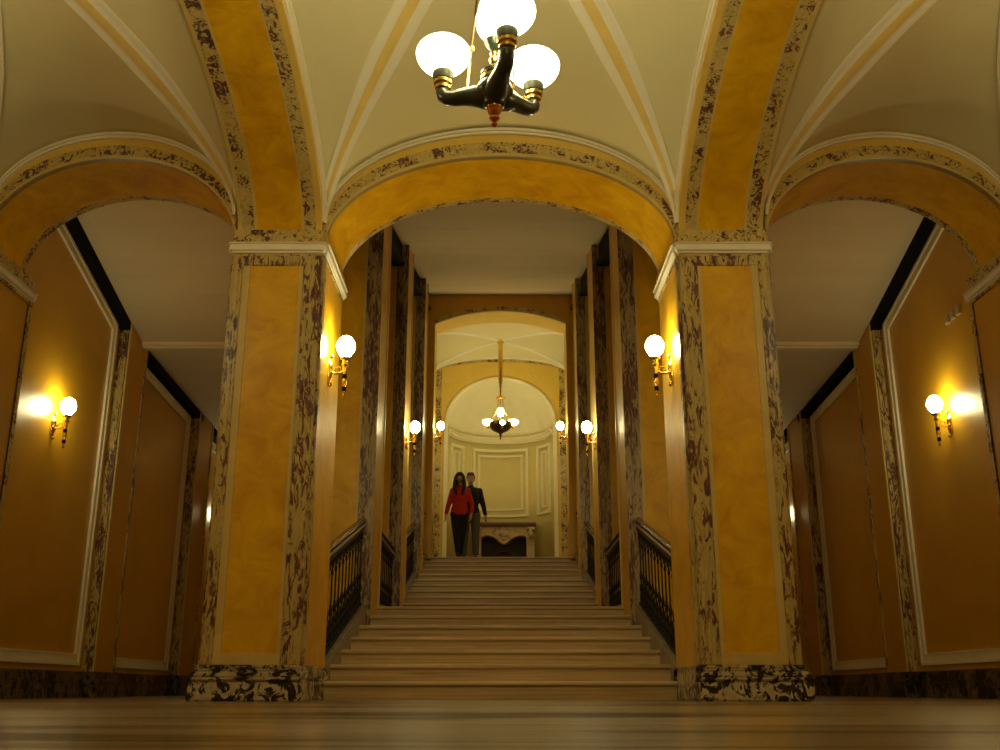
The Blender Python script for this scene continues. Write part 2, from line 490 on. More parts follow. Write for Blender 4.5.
def long_arch(sx, label):
    x0, x1 = 1.475, XO-.03
    e = empty('arch', (sx*x0, Y0-.02, ZS), label, 'arch')
    b = MB()
    cur = [(u-Y0+.02, z) for u, z in ell(VY, 0, VB, .965, 60)]
    L = x1-x0; m = .135
    so = [(0, 3), (.048, 2), (.055, 1), (m+.015, 2), (m+.03, 0), (L-m-.02, 2), (L-m, 1), (L-.03, 2)]
    fn = lambda u, z, w: (sx*w, u, z)
    arch_solid(b, cur, 1.9, fn, 0, L, 3, so)
    b.build('arch_ring', ['orange_a', 'marble_x', 'cream_edge', 'yellow'], e)
    return e
long_arch(-1, 'broad marble-edged orange arch rising from the front left pillar overhead')
long_arch(1, 'broad marble-edged orange arch rising from the front right pillar overhead')

# ------------------------------------------------------------------ pillars
def face_strips(mb, y, xs, z0, z1, mats, depth, raise_):
    """vertical strips on a front face looking to -Y: xs = boundaries"""
    for i in range(len(xs)-1):
        mb.box(min(xs[i], xs[i+1]), max(xs[i], xs[i+1]), y-raise_[i], y+depth, z0, z1, mats[i])

def front_pillar(sx, label):
    cx = sx*(XI+XO)/2
    e = empty('pillar', (cx, (Y0+Y1)/2, 0), label, 'pillar', 'pillars along the staircase')
    L = (cx, (Y0+Y1)/2, 0)
    b = MB()
    b.box(sx*XI, sx*XO, Y0, Y1, 0, ZS, 0)                       # core
    b.box(sx*(XI+.02), sx*(XO-.02), Y0-.05, Y0, 0, ZS, 0)     # projecting front
    b.build('shaft', ['orange'], e, L)
    # marble borders either side of the front face
    b = MB()
    for (a0, a1) in ((XI+.012, XI+.155), (XO-.10, XO-.012)):
        b.box(sx*a0, sx*a1, Y0-.066, Y0-.03, .25, 3.48, 0)
        am = (a0+a1)/2
        b.box(sx*(am-.02), sx*(am+.02), Y0-.074, Y0-.03, .25, 3.48, 0)
    for x, w in ((XI, -.012), (XO, .012)):
        b.box(sx*(x+w), sx*(x+(.03 if x == XI else -.03)), Y0-.022, Y0+.06, .25, 3.48, 0)
    b.box(sx*(XI+.012), sx*(XO-.012), Y0-.062, Y0-.03, 3.39, 3.48, 0)
    b.build('marble_border', 'marble_v', e, L, bevel=.006)
    b = MB()
    for (a0, a1) in ((XI+.155, XI+.19), (XO-.16, XO-.10)):
        b.box(sx*a0, sx*a1, Y0-.060, Y0-.03, .25, 3.39, 0)
    b.box(sx*(XI+.155), sx*(XO-.10), Y0-.061, Y0-.03, .25, .335, 0)
    b.build('pale_border', 'cream_edge', e, L, bevel=.004)
    # capital: moulded white band round the pillar over a marble necking
    def ring(mb, z0, z1, o, mat=0, inn=.06):
        mb.box(sx*(XI-min(o, inn)), sx*(XO+o), Y0-min(o, inn), Y1+min(o, inn), z0, z1, mat)
        mb.box(sx*(XI+.02-min(o, inn+.02)), sx*(XO-.02+o), Y0-.05-o, Y0, z0, z1, mat)
    b = MB()
    for (z0, z1, o) in ((3.497, 3.517, .022), (3.517, 3.573, .036), (3.573, 3.587, .046)): ring(b, z0, z1, o)
    b.build('capital', 'white', e, L, bevel=.006)
    b = MB(); ring(b, 3.587, 3.71, .012); ring(b, 3.467, 3.497, .010)
    b.build('necking', 'marble_x', e, L, bevel=.004)
    b = MB()
    for (z0, z1, o) in ((0, .14, .075), (.14, .165, .088), (.165, .205, .060), (.205, .225, .052), (.225, .25, .034)): ring(b, z0, z1, o, 0, .016)
    b.build('base', 'marble_b', e, L, bevel=.009)
    return e
front_pillar(-1, 'front left orange pillar with a black and cream marble base beside the stairs')
front_pillar(1, 'front right orange pillar with a black and cream marble base beside the stairs')

def stair_pillar(sx, y0, y1, label):
    e = empty('pillar', (sx*(XI+XO)/2, (y0+y1)/2, 0), label, 'pillar', 'pillars along the staircase')
    L = e.location.copy()
    def prism_to_ceiling(mb, xa, xb, ya, yb, zb=0):
        mb.prism([(ya, zb), (yb, zb), (yb, ceil_z(yb)+.05), (ya, ceil_z(ya)+.05)], FY, sx*xa, sx*xb)
    b = MB(); prism_to_ceiling(b, XI, XO, y0, y1); b.build('shaft', 'orange', e, L)
    b = MB(); prism_to_ceiling(b, XI-.012, XI+.17, y0-.02, y0+.015)
    prism_to_ceiling(b, XI+.055, XI+.115, y0-.03, y0+.015)
    prism_to_ceiling(b, XO-.14, XO+.012, y0-.02, y0+.015)
    b.build('marble_border', 'marble_d', e, L)
    b = MB(); prism_to_ceiling(b, XI+.17, XI+.20, y0-.012, y0+.015); prism_to_ceiling(b, XO-.17, XO-.14, y0-.012, y0+.015)
    prism_to_ceiling(b, XI-.012, XI+.01, y1-.05, y1+.01)
    b.build('pale_border', 'cream_edge', e, L)
for sx, s in ((-1, 'left'), (1, 'right')):
    stair_pillar(sx, *P2, 'tall orange pillar at the %s front corner of the middle landing' % s)
    stair_pillar(sx, *P3, 'tall orange pillar bearing a lamp, %s of the foot of the upper flight' % s)
    stair_pillar(sx, *P4, 'tall orange pillar nearest the top of the stairs, on the %s' % s)

# wall pilasters in the aisles
def wall_pilaster(sx, y0, y1, proj, label, capital=False):
    e = empty('wall_pilaster', (sx*XW, (y0+y1)/2, 0), label, 'pilaster', 'wall pilasters in the side aisles')
    L = e.location.copy()
    x = XW-proj
    zt = lambda y: (ZS if capital else aisle_z(y)+.02)
    def pr(mb, xa, xb, ya, yb, zb=.0): mb.prism([(ya, zb), (yb, zb), (yb, zt(yb)), (ya, zt(ya))], FY, sx*xa, sx*xb)
    b = MB(); pr(b, x, XW+.02, y0, y1); b.build('shaft', 'orange2', e, L)
    b = MB(); pr(b, x+.01, XW+.01, y0-.025, y0+.01, .26); b.build('marble_border', 'marble_v', e, L)
    b = MB(); pr(b, x-.012, x+.005, y1-.05, y1+.01, .26); b.build('marble_edge', 'marble_v', e, L)
    b = MB(); pr(b, x-.012, x+.005, y0-.01, y0+.03, .26); b.build('pale_border', 'cream_edge', e, L)
    if capital:
        b = MB()
        for (z0, z1, o) in ((3.467, 3.487, .022), (3.487, 3.543, .036), (3.543, 3.557, .046)):
            b.box(sx*(x-o), sx*(XW+.02), y0-o, y1+o, z0, z1)
        b.build('capital', 'white', e, L, bevel=.006)
        b = MB(); b.box(sx*(x-.012), sx*(XW+.01), y0-.012, y1+.012, 3.557, 3.68); b.box(sx*(x-.016), sx*(XW+.01), y0-.016, y1+.016, 3.437, 3.467)
        b.build('necking', 'marble_x', e, L)
        b = MB(); pr(b, x-.014, x+.005, y1-.05, y1+.012, .26); b.build('marble_edge', 'marble_x', e, L)
for sx, s in ((-1, 'left'), (1, 'right')):
    wall_pilaster(sx, Y0, Y1, XW-XP, 'deep wall pilaster with white capital at the %s edge, carrying the aisle arch' % s, True)
    wall_pilaster(sx, 11.88, 12.52, .12, 'shallow orange pilaster on the %s aisle wall, just past the wall lamp' % s)
    wall_pilaster(sx, 15.02, 15.74, .12, 'shallow orange pilaster on the %s aisle wall, deeper in than the beam' % s)

# piers over the deep pilasters, backing the aisle arches
for sx, nm in ((-1, 'trim_13'), (1, 'trim_14')):
    b = MB(); b.box(sx*XP, sx*(XW+.02), Y0, 8.62, ZS, 5.6); struct(b.build(nm, 'orange2'))
    b = MB(); b.box(sx*XI, sx*XO, Y0+.01, Y1-.02, ZS, ceil_z(Y0)+.2); struct(b.build('trim_15' if sx < 0 else 'trim_16', 'orange'))

# ------------------------------------------------------------------ staircase
st = empty('staircase', (0, 8.7, 0), 'wide brown marble staircase rising in two flights to the far room', 'stairs')
SL = Vector(st.location)
low = [8.75+.60*k for k in range(6)]+[12.40]
up = [15.05+.572*k for k in range(11)]
edges = low+up+[YE0+.03]
for k in range(18):
    y0, y1 = edges[k], edges[k+1]
    z = RIS*(k+1); zb = 0
    b = MB()
    w = 1.50
    b.box(-w, w, y0+.03, y1+.03, zb if k < 17 else 2.0, z-.04)
    # tread with rounded nosing
    n = 6
    prof = [(y0+.022-.014*math.sin(PI*i/n), z-.02-.02*math.cos(PI*i/n)) for i in range(n+1)]
    poly = prof+[(y1+.03, z), (y1+.03, z-.04)]
    b.prism(poly, FY, -w, w)
    b.build('step', 'step', st, SL, sharp=50)

def nose(y):
    if y <= 12.4: return RIS*(1+(y-8.75)/.60)
    if y <= 14.6: return RIS*7
    return max(RIS*7, RIS*8+(y-15.05)*RIS/.572)
def strip_to(poly_y, top, bot):
    return [(y, top(y)) for y in poly_y]+[(y, bot(y)) for y in reversed(poly_y)]
for sx in (-1, 1):
    for (ya, yb, mid) in ((Y1, P2[0], None), (P2[1], P3[0], 14.85), (P3[1], P4[0], None), (P4[1], YE0, None)):
        ys = [ya]+([mid] if mid else [])+[yb]
        b = MB()
        b.prism(strip_to(ys, (lambda y: nose(y)+.06+(y-9.6)*.030+.015) if ya == Y1 else (lambda y: nose(y)+.055), lambda y: 0), FY, sx*1.488, sx*1.62)
        b.build('curb', 'curb', st, SL, bevel=.01)

# ------------------------------------------------------------------ railings
def baluster_mesh(h):
    b = MB()
    q = .9
    prof = [(.014, 0), (.014, .03), (.008, .05), (.008, .12*h), (.014, .14*h), (.014, .17*h), (.008, .19*h), (.008, .34*h), (.012, .36*h), (.017, .40*h),
            (.012, .44*h), (.0075, .47*h), (.0075, .78*h), (.013, .80*h), (.013, .83*h), (.008, .85*h), (.008, h)]
    b.lathe(prof, seg=8)
    def scroll(cy, cz, r, a0, a1, rr=.0065, shrink=.35):
        pts = []
        for i in range(15):
            t = i/14; a = a0+(a1-a0)*t; R = r*(1-(1-shrink)*t)
            pts.append((0, cy+R*math.cos(a), cz+R*math.sin(a)))
        b.tube(pts, rr, 6)
    for s in (-1, 1):
        scroll(s*.055, .10*h, .050, PI/2, PI/2-s*1.9*PI)
        scroll(s*.055, .25*h, .054, -PI/2, -PI/2+s*1.9*PI)
        scroll(s*.046, .375*h, .036, PI/2, PI/2-s*1.9*PI)
        scroll(s*.055, .92*h, .050, PI/2, PI/2-s*1.9*PI)
        b.ball((0, s*.03, .18*h), (.007, .03, .014), 8)
        b.ball((0, s*.026, .42*h), (.007, .026, .018), 8)
    return b

def railing(sx, ya, yb, rise, base, label):
    """base(y): top of the curb, rise: handrail top above it"""
    x = sx*1.55
    e = empty('railing', (x, ya, base(ya)), label, 'railing', 'iron railings beside the stairs')
    L = Vector(e.location)
    n = max(5, round((yb-ya)/.215)); p = (yb-ya)/n
    h = rise-.13
    proto = None
    for i in range(n):
        y = ya+p*(i+.5)
        if proto is None:
            proto = baluster_mesh(h).build('baluster', 'iron', e); o = proto
        else:
            o = proto.copy(); C.objects.link(o); o.parent = e
        o.location = Vector((x, y, base(y)))-L
    def bar(x0, x1, z0, z1, name, mat, bev=0.0):
        b = MB()
        b.prism([(ya, base(ya)+z0), (yb, base(yb)+z0), (yb, base(yb)+z1), (ya, base(ya)+z1)], FY, x-x0, x+x1)
        return b.build(name, mat, e, L, bevel=bev)
    bar(.018, .018, 0, .028, 'bottom_rail', 'iron', .005)
    bar(.018, .018, h-.015, h+.02, 'top_rail', 'iron', .005)
    bar(.034, .034, rise-.095, rise-.065, 'rail_band', 'railband', .006)
    bar(.022, .022, h+.018, rise-.03, 'rail_web', 'iron')
    bar(.042, .042, rise-.045, rise, 'handrail', 'rail', .02)
def line(y0, z0, y1, z1): return lambda y: z0+(z1-z0)*(y-y0)/(y1-y0)
for sx, s in ((-1, 'left'), (1, 'right')):
    f1 = lambda y: nose(y)+.06+(y-9.6)*.030+.015
    railing(sx, Y1+.04, P2[0]-.03, .97, f1, 'black iron railing sloping up the %s side of the lower flight' % s)
    railing(sx, P2[1]+.02, P3[0]-.03, .95, lambda y: RIS*7+.055, 'level black iron railing on the %s of the middle landing' % s)
    f3 = line(15.85, nose(15.85)+.055, 18.5, nose(18.5)+.055)
    railing(sx, P3[1]+.02, P4[0]-.03, .87, f3, 'black iron railing on the %s of the upper flight, between the two far pillars' % s)
    f4 = line(19.25, nose(19.25)+.055, 20.8, nose(20.75)+.055)
    railing(sx, P4[1]+.02, YE0-.02, .87, f4, 'short black iron railing on the %s next to the room doorway' % s)

# ------------------------------------------------------------------ end wall with arched opening, far room
b = MB()
OA = 1.40; ZSP = 7.575; RISE = .29
Rr = (OA*OA+RISE*RISE)/(2*RISE)
def seg_arch(cx, zs, a, rise, n=28):
    R = (a*a+rise*rise)/(2*rise)
    t0 = math.asin(a/R)
    return [(cx+R*math.sin(-t0+2*t0*i/n), zs+rise-R+R*math.cos(-t0+2*t0*i/n)) for i in range(n+1)]
cur = seg_arch(0, ZSP, OA, RISE)
arch_solid(b, cur, 9.0, FX, YE0, YE1, 0, [(YE0, 2), (YE0+.04, 1)], -5, 5, 0)
struct(b.build('wall_end', ['orange2', 'yellow', 'cream_edge']))
b = MB()
off = [(u*1.0, z+.10) for u, z in cur]
b.ribbon(cur, [(u, z+.025) for u, z in cur], FX, YE0-.012, YE0+.02, 1)
b.ribbon([(u, z+.025) for u, z in cur], off, FX, YE0-.018, YE0+.02, 0)
struct(b.build('trim_17', ['marble_x', 'cream_edge']))
b = MB()
for sx in (-1, 1):
    b.box(sx*1.395, sx*1.56, 23.575, 23.62, ZT, 7.42)
struct(b.build('trim_18', 'marble_x'))

RX = 1.62; YR = 23.6
b = MB()
for sx in (-1, 1): b.box(sx*RX, sx*(RX+.3), YE1, YR+.1, ZT, 8.4)
struct(b.build('wall_left', 'niche'))
# back wall of the room with the niche opening
NA, NB, NZ = 1.235, 1.06, 6.08
ncur = ell(0, NZ, NA, NB, 40)
b = MB(); arch_solid(b, ncur, 8.4, FX, YR, YR+.14, 0, [(YR, 1)], -RX-.3, RX+.3, ZT)
struct(b.build('wall_back', ['yellow', 'nichew']))
b = MB()
n0, n1 = ell(0, NZ, NA, NB, 40), ell(0, NZ, NA+.09, NB+.09, 40)
b.ribbon(n0, n1, FX, YR-.03, YR+.02)
for sx in (-1, 1): b.box(sx*NA, sx*(NA+.09), YR-.03, YR+.02, ZT, NZ)
n2, n3 = ell(0, NZ, NA+.03, NB+.03, 40), ell(0, NZ, NA+.06, NB+.06, 40)
b.ribbon(n2, n3, FX, YR-.045, YR)
struct(b.build('trim_19', 'nichew', bevel=0))
# niche: half cylinder with a ribbed half dome
ND = 1.10
b = MB(); NS = 72
y00 = YR+.1
def npt(t, z, k=0):   # t 0..pi from left to right round the back
    return (-(NA+k)*math.cos(t), y00+(ND+k)*math.sin(t), z)
for i in range(NS):
    t0, t1 = PI*i/NS, PI*(i+1)/NS
    b.quad(npt(t0, ZT), npt(t1, ZT), npt(t1, NZ), npt(t0, NZ))
o = b.build('wall_niche', 'niche', sharp=60)
md = o.modifiers.new('thickness', 'SOLIDIFY'); md.thickness = .05; md.offset = 1
struct(o)
b = MB()
NV = 20
for j in range(NV):
    for i in range(NS):
        q = []
        for (ii, jj) in ((i, j), (i+1, j), (i+1, j+1), (i, j+1)):
            t = PI*ii/NS; ph = PI/2*jj/NV
            fl = 1-.020*abs(math.sin(t*9))*math.cos(ph)
            q.append((-NA*math.cos(t)*math.cos(ph)*(fl if 0 < ii < NS else 1), y00+ND*math.sin(t)*math.cos(ph)*fl, NZ+NB*math.sin(ph)))
        b.quad(*q)
o = b.build('ceiling', 'nichew', sharp=60)
md = o.modifiers.new('thickness', 'SOLIDIFY'); md.thickness = .05; md.offset = 1
struct(o)
# niche cornice and panel frames that follow its curve
b = MB()
def nring(z0, z1, k):
    for i in range(2, NS-2):
        t0, t1 = PI*i/NS, PI*(i+1)/NS
        vs = [npt(t, z, kk) for kk in (-k, .01) for t in (t0, t1) for z in (z0, z1)]
        b.add(vs, [(0, 2, 3, 1), (4, 5, 7, 6), (0, 4, 6, 2), (1, 3, 7, 5)]+([(0, 1, 5, 4)] if i == 2 else [])+([(2, 6, 7, 3)] if i == NS-3 else []))
for (z0, z1, k) in ((5.86, 5.90, .03), (5.90, 5.97, .06), (5.97, 6.01, .09)): nring(z0, z1, k)
struct(b.build('trim_20', 'nichew', sharp=30))
b = MB()
def nframe(ta, tb, za, zb, wd, k):
    def patch(t0, t1, z0, z1):
        n = max(1, int((t1-t0)/.05))
        for i in range(n):
            a0, a1 = t0+(t1-t0)*i/n, t0+(t1-t0)*(i+1)/n
            vs = [npt(t, z, kk) for kk in (-k, .01) for t in (a0, a1) for z in (z0, z1)]
            b.add(vs, [(0, 2, 3, 1), (4, 5, 7, 6), (0, 4, 6, 2), (1, 3, 7, 5)]+([(0, 1, 5, 4)] if i == 0 else [])+([(2, 6, 7, 3)] if i == n-1 else []))
    dt = wd/1.15
    patch(ta+dt, tb-dt, za, za+wd); patch(ta+dt, tb-dt, zb-wd, zb); patch(ta, ta+dt, za, zb); patch(tb-dt, tb, za, zb)
for (ta, tb) in ((.30, .76), (.98, PI-.98), (PI-.76, PI-.30)):
    nframe(ta, tb, 4.05, 5.72, .065, .04)
    nframe(ta+.125, tb-.125, 4.21, 5.57, .05, .03)
struct(b.build('trim_21', 'nichew', sharp=30))
# room vault (shallow groin)
rtilt = lambda y: .15*(YR-y)/(YR-YE1)
b = MB(); rz, rR, rh = 7.30, .42, .43; ra, rb, rcy = RX, (YR-YE1)/2, (YR+YE1)/2
for cell in range(4):
    g = []
    for i in range(13):
        m = i/12; row = []
        for j in range(17):
            n = m*math.sin((j/16*2-1)*PI/2); z = rz+(rR+(rh-rR)*m*m)*math.sqrt(max(0, 1-n*n))
            q = (ra*n, rcy+(1 if cell == 0 else -1)*rb*m) if cell < 2 else ((1 if cell == 2 else -1)*ra*m, rcy+rb*n)
            row.append((*q, z+rtilt(q[1])))
        g.append(row)
    for i in range(12):
        for j in range(16):
            q = [g[i][j], g[i][j+1], g[i+1][j+1], g[i+1][j]]
            if i == 0: b.add([q[0], q[2], q[3]], [(0, 1, 2)])
            else: b.quad(*q)
o = b.build('ceiling', 'vault', sharp=20)
md = o.modifiers.new('thickness', 'SOLIDIFY'); md.thickness = .06; md.offset = 1 if o.data.polygons[0].normal.z > 0 else -1
struct(o)
b = MB()
for sx in (-1, 1):
    for sy in (-1, 1):
        pts = []
        for i in range(21):
            s = min(.998, 1-i/20); pts.append((sx*ra*s, rcy+sy*rb*s, rz+(rR+(rh-rR)*s*s)*math.sqrt(1-s*s)-.005+rtilt(rcy+sy*rb*s)))
        b.tube([(x, y, z+.03) for x, y, z in pts], .055, 10)
A, B = ell(0, rz, ra-.04, rh-.05), ell(0, rz, ra, rh+.01)
b.ribbon(A, B, FX, YR-.05, YR+.02)
A2 = ell(0, rz, ra-.045, rh-.115)
struct(b.build('trim_22', 'band'))
b = MB(); b.ribbon(A2, A, FX, YR-.02, YR+.02); struct(b.build('trim_23', 'marble_x'))

# ------------------------------------------------------------------ fireplace
fp = empty('fireplace', (.08, 24.15, ZT), 'carved marble fireplace with black hearth opening in the far niche', 'fireplace')
FL = Vector(fp.location)
fx, fw = .08, .73
zt = 3.83
b = MB()
b.box(fx-fw-.03, fx+fw+.03, 24.10, 24.62, zt-.055, zt); b.box(fx-fw, fx+fw, 24.14, 24.62, zt-.09, zt-.055)
b.build('mantel_shelf', 'mantel_top', fp, FL, bevel=.014)
# frieze with a serpentine lower edge
b = MB(); n = 40; top = zt-.09; pl = []
for i in range(n+1):
    u = -1+2*i/n; x = fx+u*(fw-.16)
    drop = .20+.20*math.exp(-(u/.34)**2) + (.0 if abs(u) < .75 else .10*((abs(u)-.75)/.25)**2)
    pl.append((x, top-drop))
b.ribbon(pl, [(x, top) for x, z in pl], FX, 24.20, 24.50)
b.build('frieze', 'mantel', fp, FL)
for sx in (-1, 1):
    b = MB()
    prof = [(24.17, ZT), (24.15, ZT+.10), (24.19, ZT+.16), (24.21, ZT+.45), (24.19, ZT+.75), (24.13, ZT+.95), (24.12, ZT+1.06), (24.16, top), (24.52, top), (24.52, ZT)]
    b.prism(prof, FY, fx+sx*(fw-.20), fx+sx*(fw-.01))
    b.build('side_pier', 'mantel', fp, FL, bevel=.012)
    b = MB()
    pts = [(fx+sx*(fw-.105), 24.12-.03*math.sin(i/10*PI), ZT+.80+.26*i/10) for i in range(11)]
    b.tube(pts, [.02+.045*math.sin(i/10*PI) for i in range(11)], 10)
    b.tube([(fx+sx*(fw-.2), 24.11, ZT+1.05), (fx+sx*(fw-.01), 24.11, ZT+1.05)], .045, 12)
    b.build('scroll_bracket', 'mantel', fp, FL)
b = MB()
for k in range(7):
    a = -60+20*k; t = math.radians(a)
    M4 = Matrix.Rotation(-t, 4, 'Y')
    c = Vector((fx, 24.19, top-.24))+M4 @ Vector((0, 0, .07))
    b.ball(c, (.022, .025, .07), 10, 0, M4)
b.ball((fx, 24.185, top-.28), (.05, .03, .04), 10)
b.build('shell_ornament', 'mantel', fp, FL)
b = MB(); b.box(fx-fw+.17, fx+fw-.17, 24.46, 24.50, ZT, top-.1); b.build('hearth_back', 'soot', fp, FL)
b = MB()
pts = [(fx+.36*math.cos(PI*i/16), ZT+.50*math.sin(PI*i/16)+.05) for i in range(17)]
pts2 = [(fx+.42*math.cos(PI*i/16), ZT+.58*math.sin(PI*i/16)+.05) for i in range(17)]
b.ribbon(pts, pts2, FX, 24.40, 24.47); b.build('hearth_arch', 'ember', fp, FL)
b = MB(); b.box(fx-fw+.17, fx+fw-.17, 24.22, 24.48, ZT, ZT+.05); b.build('hearth_floor', 'soot', fp, FL)

# ------------------------------------------------------------------ lamps
def globe_profile(r, stretch=1.12, open_r=.42):
    pr = []
    n = 18
    t0 = math.acos(-.93)
    for i in range(n+1):
        t = t0*(1-i/n)
        rad = r*math.sin(t); z = r*stretch*math.cos(t)
        # egg: narrower to the bottom
        rad *= 1-.24*max(0, -math.cos(t))**1.2
        pr.append((max(rad, .001), z))
    return pr

def make_sconce():
    """backplate at origin on a wall whose normal is +X; globe centre 0.14 out, 0.20 up"""
    e = empty('wall_sconce', (0, 0, 0))
    RX90 = Matrix.Rotation(PI/2, 4, 'Y')
    b = MB()
    Ms = Matrix.Scale(2.3, 4, (0, 0, 1)) @ RX90
    b.lathe([(.001, .0), (.052, .0), (.052, .010), (.044, .018), (.036, .020), (.030, .030), (.012, .034), (.001, .034)], seg=24, M4=Ms)
    b.ball((.02, 0, .125), (.02, .018, .022), 10); b.ball((.02, 0, -.125), (.018, .016, .024), 10)
    b.build('backplate', 'brass', e)
    b = MB()
    b.tube([(.02, 0, -.02), (.06, 0, -.03), (.10, 0, -.025), (.135, 0, -.01)], [.016, .011, .010, .014], 10)
    b.tube([(.05, .0, -.03), (.06, .0, .02), (.10, 0, .03), (.11, 0, .0)], .006, 8)
    b.build('arm', 'brass', e)
    b = MB()
    b.lathe([(.001, -.24), (.012, -.235), (.015, -.222), (.008, -.21), (.012, -.20), (.016, -.13), (.016, -.12), (.022, -.105), (.022, -.085), (.014, -.07), (.020, .02), (.020, .03), (.030, .045), (.030, .055), (.020, .065), (.024, .085), (.044, .10), (.044, .112), (.02, .115)], (.14, 0, 0), 18)
    b.build('torch_stem', 'brass', e)
    for (z, r) in ((-.165, .0185), (-.055, .0195)):
        b = MB(); b.lathe([(r-.004, z-.02), (r, z-.018), (r, z+.018), (r-.004, z+.02)], (.14, 0, 0), 18)
        b.build('dark_ring', 'black', e)
    b = MB(); b.lathe(globe_profile(.080, 1.24), (.14, 0, .205), 28)
    b.build('globe', 'globe_s', e, sharp=80)
    return e
sc = [(-XW, 10.35, 2.69, 1, 'lit globe wall lamp on the left aisle wall panel'),
      (XW, 10.30, 2.70, -1, 'lit globe wall lamp on the right aisle wall panel'),
      (-XI, 8.28, 2.65, 1, 'lit globe wall lamp on the stair side of the front left pillar'),
      (XI, 8.30, 2.66, -1, 'lit globe wall lamp on the stair side of the front right pillar'),
      (-XI, 15.35, 3.72, 1, 'lit globe wall lamp over the upper flight on a left pillar'),
      (XI, 15.20, 3.68, -1, 'lit globe wall lamp over the upper flight on a right pillar'),
      (-OA, 21.1, 5.19, 1, 'lit globe wall lamp on the left jamb of the far room'),
      (OA, 21.1, 5.19, -1, 'lit globe wall lamp on the right jamb of the far room'),
      (-XW, 17.2, 2.69, 1, 'lit globe wall lamp far inside the left aisle behind the pillar'),
      (XW, 17.2, 2.69, -1, 'lit globe wall lamp far inside the right aisle behind the pillar')]
proto = make_sconce()
for i, (x, y, z, d, lab) in enumerate(sc):
    o = proto if i == 0 else copy_tree(proto)
    o.location = (x, y, z); o.rotation_euler = (0, 0, 0 if d > 0 else PI)
    tag(o, lab, 'wall lamp', 'gilt wall lamps')

# hall chandelier
CX, CY = -.035, 5.15
ch = empty('chandelier', (CX, CY, 3.13), 'dark green three-armed chandelier with lit white globes hanging under the vault', 'chandelier')
CL = Vector(ch.location)
b = MB()
b.lathe([(.005, 3.1150), (.014, 3.1222), (.018, 3.1330), (.010, 3.1438), (.016, 3.1510), (.030, 3.1654), (.030, 3.1762), (.018, 3.1848), (.036, 3.2050), (.040, 3.2230), (.046, 3.2302), (.046, 3.2446)], (CX, CY, 0), 24)
b.build('finial', 'amber', ch, CL)
b = MB()
b.lathe([(.03, 3.240), (.060, 3.245), (.064, 3.260), (.075, 3.290), (.105, 3.320), (.110, 3.350), (.095, 3.385), (.07, 3.410), (.05, 3.415)], (CX, CY, 0), 28)
tips = []
RA = .315
for ph in (13, -107, 133):
    t = math.radians(ph); d = Vector((math.sin(t), -math.cos(t), 0))
    P = lambda r, z: Vector((CX, CY, z))+d*r
    b.tube([P(.0, 3.310), P(.06, 3.320), P(.12, 3.335), P(.18, 3.342), P(.235, 3.342), P(.28, 3.350), P(.305, 3.370), P(.315, 3.400), P(.315, 3.420)],
           [.060, .072, .062, .052, .047, .045, .043, .040, .034], 18)
    tips.append((P(RA, 0), d))
b.build('arm_body', 'green', ch, CL, sharp=80)
for p, d in tips:
    c = (p.x, p.y, 0)
    b = MB()
    b.lathe([(.036, 3.412), (.046, 3.418), (.048, 3.432), (.040, 3.440), (.054, 3.450), (.056, 3.465), (.050, 3.475), (.03, 3.480)], c, 24)
    cu = b.build('cup', 'brass', ch, CL)
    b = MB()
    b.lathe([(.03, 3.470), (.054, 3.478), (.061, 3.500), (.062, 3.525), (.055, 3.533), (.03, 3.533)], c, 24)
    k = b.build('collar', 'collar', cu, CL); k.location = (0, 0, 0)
    b = MB()
    pr = []
    for i in range(25):
        t = i/24
        ang = -PI/2*.80+t*(PI/2*.80+PI/2*.78)
        pr.append((.159*math.cos(ang)*(1-.10*max(0, -math.sin(ang))**2), 3.655+(.136 if ang < 0 else .098)*math.sin(ang)))
    pr = [(.045, 3.522)]+pr+[(.04, 3.753)]
    b.lathe(pr, c, 36)
    g = b.build('globe', 'globe_c', cu, CL, sharp=80); g.location = (0, 0, 0)
b = MB()
b.lathe([(.07, 3.400), (.082, 3.412), (.082, 3.430), (.06, 3.440), (.045, 3.480), (.03, 3.500)], (CX, CY, 0), 24)
b.lathe([(.025, 3.525), (.032, 3.540), (.032, 3.555), (.02, 3.570), (.028, 3.590), (.02, 3.605)], (CX, CY, 0), 24)
b.build('column', 'brass', ch, CL)
b = MB()
b.lathe([(.05, 3.440), (.078, 3.450), (.08, 3.465), (.06, 3.475), (.03, 3.500), (.02, 3.530)], (CX, CY, 0), 24)
b.lathe([(.015, 3.600), (.03, 3.615), (.055, 3.650), (.062, 3.675), (.05, 3.680)], (CX, CY, 0), 24)
b.build('collar', 'green', ch, CL)
b = MB(); b.lathe([(.04, 3.675)]+[(.11*math.cos(a), 3.810+(.135 if a < 0 else .12)*math.sin(a)) for a in [(-1.2+2.6*i/20) for i in range(21)]], (CX, CY, 0), 28)
b.build('globe', 'globe_c', ch, CL, sharp=80)
ztop = 3.78+1.20-.02
for p, d in tips:
    q0 = Vector((CX, CY, 3.390))+d*.165; q1 = Vector((CX, CY, ztop-.1))+d*.03
    f = lambda t: q0+(q1-q0)*t
    b = MB(); b.tube([f(0), f(.18)], .006, 8); b.ball(f(0), .014, 10)
    b.ball(f(.18), .02, 10)
    m = f(.18); b.tube([m+d*.0, m+d*.04], [.012, .008], 8); b.ball(m+d*.045, .014, 10)
    r = b.build('suspension_rod', 'brass', ch, CL)
    b = MB(); b.tube([f(.18), f(1)], .0055, 8); s2 = b.build('upper_rod', 'bronze', r, CL); s2.location = (0, 0, 0)
b = MB(); b.lathe([(.02, ztop-.16), (.05, ztop-.13), (.06, ztop-.10), (.09, ztop-.05), (.12, ztop-.02), (.12, ztop+.03)], (CX, CY, 0), 28)
b.build('ceiling_canopy', 'brass', ch, CL)

